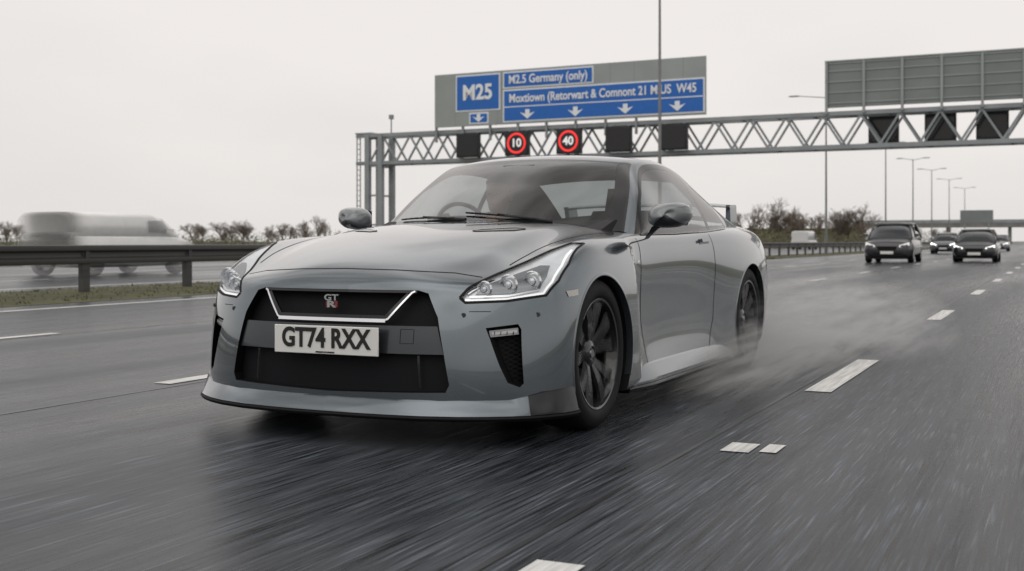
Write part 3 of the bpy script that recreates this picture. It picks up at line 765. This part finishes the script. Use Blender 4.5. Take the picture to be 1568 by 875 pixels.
def traffic(name,t,s,colr,W=1.8,Hh=1.45,L=4.4,lit=1.0,kind='car',flip=False,blur=False):
    e=empty(name,RW(t,s),RA+(pi if flip else 0)); P=mat(name+'_paint',colr,.3,.2,.8,var=.04)
    tg,rb,rm,bk=M_tg,M_rubber,M_rim,M_black
    if blur:
        tg=mat('van_window',(.16,.17,.18),.3); rb=mat('van_tyre',(.03,.03,.03),.7); bk=rb; rm=rb
        soft(P,-.25,L+.15,1.0,L-.7,.94)
        soft(tg,.3,L,1.6,L-1.6,.45); soft(rb,-.3,L+.3,1.2,L-1.2,.45)
    hw=W/2; d=B(); bz=.64*Hh if kind!='suv' else .63*Hh; hz=bz-.05
    if kind=='van':
        st=[(0,.80,.30,.75),(.08,.93,.24,.90),(.5,1,.2,1.0),(.9,1,.2,1.08),(1.5,1,.2,1.1),(L*.7,1,.2,1.1),(L-.1,.98,.22,1.1),(L,.9,.3,1.05)]
        d.loft([sup(hw*k,y,a,b) for y,k,a,b in st],P)
        d.loft([sup(hw*k,y,.9,b,p=.4) for y,k,b in((.75,.9,1.05),(1.35,.93,Hh-.12),(1.75,.95,Hh),(L*.6,.95,Hh),(L-.15,.94,Hh-.02),(L-.02,.88,Hh-.1))],P)
        d.loft([[(x*hw*.86,.74,1.08),(x*hw*.80,1.30,Hh-.14)] for x in(-1,-.5,0,.5,1)],tg,caps=False,closed=False)
        for sx in(1,-1): d.add([(sx*hw*1.0,1.1,1.10),(sx*hw*1.0,2.0,1.10),(sx*hw*.975,2.0,Hh-.2),(sx*hw*.97,1.45,Hh-.2)],[(0,1,2,3)],tg)
    else:
        st=[(-.02,.70,.30,hz*.74),(.05,.86,.20,hz*.84),(.25,.96,.17,hz*.92),(.9,1,.16,hz),(1.2,1,.16,bz),(L*.75,1,.16,bz+.03),(L-.12,.96,.2,bz),(L,.86,.3,bz-.1)]
        d.loft([sup(hw*k,y,a,b,p=.52) for y,k,a,b in st],P)
        yA=.95; yr=L*.82 if kind=='car' else L-.15; tp=.66 if kind=='car' else .72
        sec=[(yA,.88,bz-.03),(yA+.3,.86,bz+(Hh-bz)*.45),(yA+.75,.80,Hh-.07),(yA+1.0,.79,Hh-.05),(yr-.6,.79,Hh-.06),(yr-.2,.82,(bz+Hh)/2),(yr,.86,bz-.02)]
        def cab(w0,w1,y,z0,z1):
            o_=[]
            for i in range(24):
                a=2*pi*i/24; cz=copysign(abs(sin(a))**.45,sin(a)); zz=(z0+z1)/2+(z1-z0)/2*cz
                k=max(0,min(1,(zz-bz)/(Hh-bz))); ww=w0+(w1-w0)*k
                o_.append((ww*copysign(abs(cos(a))**.45,cos(a)),y,zz))
            return o_
        d.loft([cab(hw*.93,hw*tp,y,bz-.15,z) for y,k,z in sec],tg)
        d.loft([cab(hw*(tp+.035),hw*(tp+.025),y,Hh-.085,z) for y,k,z in((yA+.70,.70,Hh-.055),(yA+.95,.75,Hh),(yr-.7,.75,Hh),(yr-.45,.70,Hh-.05))],P)
        for sx in(1,-1):
            d.beam((sx*hw*.92,yA,bz-.04),(sx*hw*(tp+.01),yA+.78,Hh-.07),.045,P); d.beam((sx*hw*(tp+.03),L*.5,Hh-.06),(sx*hw*.94,L*.5,bz),.05,P); d.beam((sx*hw*(tp+.02),yr-.6,Hh-.06),(sx*hw*.92,yr,bz),.09,P)
            if kind=='suv': d.beam((sx*hw*.64,yA+1.1,Hh+.03),(sx*hw*.64,yr-.6,Hh+.03),.025,M_steel)
        d.box((0,-.035,hz*.60),(W*.36,.05,hz*.15),bk,top=1.15); d.box((0,-.03,.33),(W*.60,.06,.14),bk,top=.9)
        d.box((0,-.01,.19),(W*.86,.12,.06),bk)
        d.box((0,-.07,hz*.42),(.50,.02,.11),M_white)
    lm=mat(name+'_lamp',(.75,.75,.75),.2,emit=(1,.98,.95),es=lit)
    for sx in(1,-1):
        if kind!='van':
            d.loft([[(sx*hw*.50,-.035,hz*.64),(sx*hw*.50,-.03,hz*.72),(sx*hw*.50,.1,hz*.72),(sx*hw*.50,.1,hz*.64)],[(sx*hw*.74,.02,hz*.66),(sx*hw*.74,.03,hz*.79),(sx*hw*.74,.15,hz*.79),(sx*hw*.74,.15,hz*.66)],[(sx*hw*.90,.12,hz*.72),(sx*hw*.90,.14,hz*.84),(sx*hw*.88,.3,hz*.84),(sx*hw*.88,.3,hz*.72)]],lm)
        mz=bz+.09 if kind!='van' else 1.15
        d.loft([[(sx*hw*k,y_,zz_) for y_,zz_ in((1.21,mz-.06),(1.21,mz+.05),(1.32,mz+.06),(1.32,mz-.06))] for k in(.97,1.05,1.14,1.16)],P)
        for y in(.85,L-.85):
            d.lathe([(-.10,.19),(-.11,.30),(-.08,.33),(.08,.33),(.11,.30),(.10,.19),(.09,.0005)],(sx*(hw-.12),y,.33),24,rb)
            d.lathe([(.112,.0005),(.115,.19)] if sx>0 else [(-.112,.0005),(-.115,.19)],(sx*(hw-.12),y,.33),20,rm)
    d.make('bodywork',e,smooth=40); return e
traffic('dark_suv',-6.35,49.5,(.02,.02,.025),1.90,1.66,4.5,.4,'suv')
traffic('dark_hatchback',-3.25,52.5,(.02,.022,.026),1.78,1.42,4.2,1.4,'car')
traffic('grey_saloon',-7.4,87,(.10,.11,.12),1.8,1.5,4.4,4.0,'car')
traffic('silver_hatchback',-5.0,113,(.25,.25,.26),1.75,1.5,4.2,2.0,'car')
traffic('silver_hatchback',-9,150,(.25,.25,.26),1.75,1.5,4.2,2.0,'car')
traffic('white_van',-22.6,25.9,(.82,.82,.81),1.9,1.62,4.7,.2,'van',flip=True,blur=True)
traffic('white_van',-25,131,(.62,.62,.61),1.95,2.0,5.2,.2,'van',flip=True)
# ============================================================ BRIDGE
M_conc=mat('weathered_concrete',(.20,.20,.19),.85,var=.2,scale=.3)
br=empty('road_bridge',RW(0,420),RA); d=B()
d.box((-5,0,6.3),(130,10,1.5),M_conc); d.box((-5,-5.1,7.5),(130,.12,1.1),M_steel)
for x in(-34,-15,10): 
    for y in(-3,0,3): d.box((x,y,2.8),(.9,.9,5.6),M_conc)
for sx,x in((-1,-62),(1,42)): d.loft([[(x,-9,0),(x,9,0),(x,5,5.5),(x,-5,5.5)],[(x+sx*40,-9,0),(x+sx*40,9,0),(x+sx*40,5,5.5),(x+sx*40,-5,5.5)]],M_grass)
d.make('deck_and_piers',br,smooth=0)
fs=empty('roadside_sign',RW(-12.3,205),RA); d=B(); d.box((0,0,4.9),(5.0,.1,2.1),M_pback)
for x in(-1.8,1.8): d.cyl((x,.1,0),(x,.1,5.8),.09,.09,10,M_steel)
d.make('board_and_posts',fs)
# ============================================================ TREES
M_twig=mat('bare_twigs_hazed',(.155,.125,.100),.95,var=.3,scale=.2)  # twig brown lightened, distance haze is put into the colour
M_scrub=mat('winter_scrub',(.120,.115,.070),.95,var=.4,scale=.3)
def tree_geo(rng,h,depth=6):
    segs=[]
    def rec(p,dv,l,r,k):
        q=p+dv*l; segs.append((p,q,r,r*.68))
        if k==0: return
        nb=3 if k<depth else 4
        for i in range(nb):
            nd=(dv+Vector((rng.uniform(-1,1),rng.uniform(-1,1),rng.uniform(-.35,.75)))*.75).normalized()
            rec(p+dv*l*rng.uniform(.55,1),nd,l*rng.uniform(.6,.85),r*.58,k-1)
    rec(Vector((0,0,0)),Vector((rng.uniform(-.05,.05),rng.uniform(-.05,.05),1)).normalized(),h*.27,h*.022,depth)
    return segs
rng=random.Random(11)
temps=[]
for i in range(6):
    sg_=tree_geo(rng,1.0,6); mxz=max(q.z for _,q,_,_ in sg_); vs=[];fs=[]
    for p,q,r0,r1 in sg_:
        p=p/mxz;q=q/mxz; r0=max(r0/mxz,.0016); r1=max(r1/mxz,.0012)
        dv=(q-p).normalized(); a=dv.orthogonal().normalized(); b=dv.cross(a); o_=len(vs)
        for pp,rr in((p,r0),(q,r1)):
            for j in range(3): vs.append(pp+a*cos(j*2.094)*rr+b*sin(j*2.094)*rr)
        for j in range(3): fs.append((o_+j,o_+(j+1)%3,o_+3+(j+1)%3,o_+3+j))
    temps.append((vs,fs))
def trees(name,places):
    d=B()
    for (x,y,h) in places:
        vs,fs=temps[rng.randrange(6)]; a=rng.uniform(0,6.28); ca,sa=cos(a),sin(a); w=h*rng.uniform(.85,1.25)
        d.add([(x+(v.x*ca-v.y*sa)*w,y+(v.x*sa+v.y*ca)*w,v.z*h-.1) for v in vs],fs,M_twig)
    return d.make(name,smooth=0,recalc=False)
def W(px,Y): return ((px-784)/1800*Y,Y)
pl=[]
for i in range(30):
    px=rng.uniform(-150,560); Y=rng.uniform(210,300); x,y=W(px,Y); pl.append((x,y,rng.uniform(2.5,4.8)))
for i in range(12):
    px=rng.uniform(270,500); Y=rng.uniform(210,260); x,y=W(px,Y); pl.append((x,y,rng.uniform(3.0,5.0)))
for px,Y,h in((485,230,6.3),(470,240,5.5),(340,220,4.8),(380,230,4.6),(295,210,4.4),(10,200,4.6),(30,210,4.2)): x,y=W(px,Y); pl.append((x,y,h))
trees('distant_treeline',pl)
pl=[]
for i in range(16):
    px=rng.uniform(1120,1335); Y=rng.uniform(165,200); x,y=W(px,Y); pl.append((x,y,rng.uniform(4,6.3)))
for px,Y,h in((1190,170,7.4),(1172,172,6.6),(1215,175,6.4),(1315,170,6.8),(1298,172,6.2),(1245,180,5.5)): x,y=W(px,Y); pl.append((x,y,h))
for i in range(10):
    px=rng.uniform(1335,1480); Y=rng.uniform(330,400); x,y=W(px,Y); pl.append((x,y,rng.uniform(4,6)))
trees('bare_tree_row',pl)
d=B()
def clump(cx,cy,rx,h,nn):
    for i in range(nn):
        a=rng.uniform(0,6.28); k=rng.random()**.5; x=cx+rx*k*cos(a); y=cy+rx*.5*k*sin(a); z=h*rng.random()**.8*(1-.6*k*k)*1.2; s=rng.uniform(.08,.25)
        u=Vector((rng.uniform(-1,1),rng.uniform(-1,1),rng.uniform(-1,1))).normalized()*s; v=u.orthogonal().normalized()*s*.4
        c=Vector((x,y,z)); d.add([c-u,c+v,c+u,c-v],[(0,1,2,3)],M_scrub)
for i in range(70):
    px=rng.uniform(-300,620); Y=rng.uniform(190,260); x,y=W(px,Y); clump(x,y,rng.uniform(4,9),rng.uniform(1.4,2.8),260)
for i in range(34):
    px=rng.uniform(1100,1340); Y=rng.uniform(150,190); x,y=W(px,Y); clump(x,y,rng.uniform(3,6),rng.uniform(1.5,3.0),300)
for i in range(20):
    px=rng.uniform(1340,1500); Y=rng.uniform(300,380); x,y=W(px,Y); clump(x,y,rng.uniform(6,10),rng.uniform(3,4),200)
d.make('scrub_hedgerow',smooth=0,recalc=False)
# ============================================================ SPRAY
def spray(name,c,r,dens):
    bpy.ops.mesh.primitive_uv_sphere_add(segments=24,ring_count=12,radius=1)
    o=bpy.context.object; o.name=name; o.data.name=name
    x,y,z=c; o.location=(-.43+x*cos(H)+y*sin(H),5.85-x*sin(H)+y*cos(H),z); o.rotation_euler=(0,0,-H); o.scale=r
    m=bpy.data.materials.new(name); m.use_nodes=True; t=m.node_tree; N=t.nodes;L=t.links; N.clear()
    out=N.new('ShaderNodeOutputMaterial'); vol=N.new('ShaderNodeVolumeScatter'); vol.inputs['Color'].default_value=(.98,.98,.985,1)
    tc=N.new('ShaderNodeTexCoord'); g_=N.new('ShaderNodeTexGradient'); g_.gradient_type='SPHERICAL'; L.new(tc.outputs['Object'],g_.inputs[0])
    mp=N.new('ShaderNodeMapping'); mp.inputs['Scale'].default_value=(2.0,.55,2.0); L.new(tc.outputs['Object'],mp.inputs[0])
    n_=N.new('ShaderNodeTexNoise'); n_.inputs['Scale'].default_value=3.0; n_.inputs['Detail'].default_value=6; n_.inputs['Roughness'].default_value=.7; L.new(mp.outputs[0],n_.inputs['Vector'])
    mr=N.new('ShaderNodeMapRange'); mr.inputs[1].default_value=.44; mr.inputs[2].default_value=.68; mr.inputs[3].default_value=0.02; mr.inputs[4].default_value=dens; L.new(n_.outputs[0],mr.inputs[0])
    mu=N.new('ShaderNodeMath'); mu.operation='MULTIPLY'; L.new(mr.outputs[0],mu.inputs[0]); L.new(g_.outputs[0],mu.inputs[1]); L.new(mu.outputs[0],vol.inputs['Density'])
    L.new(vol.outputs[0],out.inputs['Volume']); o.data.materials.append(m)
spray('road_spray',(1.0,4.6,.14),(1.15,2.7,.52),2.8)
spray('road_spray',(1.10,2.6,.05),(.38,1.9,.30),8.0)
# ============================================================ WORLD
w=bpy.data.worlds.new('World'); sc.world=w; w.use_nodes=True; t=w.node_tree; N=t.nodes; L=t.links
bg=N['Background']; bg.inputs[1].default_value=.1
sky=N.new('ShaderNodeTexSky'); sky.sky_type='NISHITA'; sky.sun_disc=False; sky.sun_elevation=radians(42); sky.sun_rotation=radians(200); sky.dust_density=4
tc=N.new('ShaderNodeTexCoord'); mp=N.new('ShaderNodeMapping'); mp.inputs['Scale'].default_value=(1,1,2.6); L.new(tc.outputs['Generated'],mp.inputs[0])
nz=N.new('ShaderNodeTexNoise'); nz.inputs['Scale'].default_value=1.6; nz.inputs['Detail'].default_value=5; nz.inputs['Roughness'].default_value=.45; L.new(mp.outputs[0],nz.inputs['Vector'])
rp=N.new('ShaderNodeValToRGB'); rp.color_ramp.elements[0].position=.33; rp.color_ramp.elements[0].color=(.73,.715,.70,1); rp.color_ramp.elements[1].position=.62; rp.color_ramp.elements[1].color=(.90,.855,.825,1); L.new(nz.outputs[0],rp.inputs[0])
nz2=N.new('ShaderNodeTexNoise'); nz2.inputs['Scale'].default_value=2.2; nz2.inputs['Detail'].default_value=3; L.new(tc.outputs['Generated'],nz2.inputs['Vector'])
r2=N.new('ShaderNodeMapRange'); r2.inputs[1].default_value=.38; r2.inputs[2].default_value=.62; r2.inputs[3].default_value=.38; r2.inputs[4].default_value=1.5; L.new(nz2.outputs[0],r2.inputs[0])  # bright and dark patches added to the unseen upper sky for bonnet reflections
sp=N.new('ShaderNodeSeparateXYZ'); L.new(tc.outputs['Generated'],sp.inputs[0])
r3=N.new('ShaderNodeMapRange'); r3.inputs[1].default_value=.25; r3.inputs[2].default_value=.6; L.new(sp.outputs[2],r3.inputs[0])
m3=N.new('ShaderNodeMix'); m3.data_type='FLOAT'; m3.inputs['A'].default_value=1; L.new(r3.outputs[0],m3.inputs['Factor']); L.new(r2.outputs[0],m3.inputs['B'])
m4=N.new('ShaderNodeMath'); m4.operation='MULTIPLY'; m4.inputs[1].default_value=10; L.new(m3.outputs['Result'],m4.inputs[0])
sc_=N.new('ShaderNodeVectorMath'); sc_.operation='SCALE'; L.new(m4.outputs[0],sc_.inputs['Scale']); L.new(rp.outputs[0],sc_.inputs[0])
mx=N.new('ShaderNodeMix'); mx.data_type='RGBA'; mx.inputs['Factor'].default_value=.95; L.new(sky.outputs[0],mx.inputs['A']); L.new(sc_.outputs[0],mx.inputs['B'])
L.new(mx.outputs['Result'],bg.inputs[0])
sl=bpy.data.lights.new('sun','SUN'); sl.energy=.6; sl.angle=radians(70); sl.color=(1,.97,.93)
so=bpy.data.objects.new('sun',sl); col.objects.link(so); so.rotation_euler=(radians(40),0,radians(-20))
# ============================================================ CAMERA
cd=bpy.data.cameras.new('camera'); cam=bpy.data.objects.new('camera',cd); col.objects.link(cam)
cam.location=(0,0,.87); cam.rotation_euler=(pi/2,0,0); cd.sensor_width=36
cx,cy,zm=VIEW if VIEW else (784,437.5,1)
cd.lens=36*1800/1568*zm; cd.shift_x=(cx-784)/1568*zm; cd.shift_y=(370-cy)/1568*zm
cd.clip_end=5000; cd.clip_start=.05; cd.dof.use_dof=True; cd.dof.focus_distance=5.6; cd.dof.aperture_fstop=4.0*zm
sc.camera=cam
sc.view_settings.view_transform='Standard'; sc.view_settings.look='None'; sc.view_settings.exposure=0
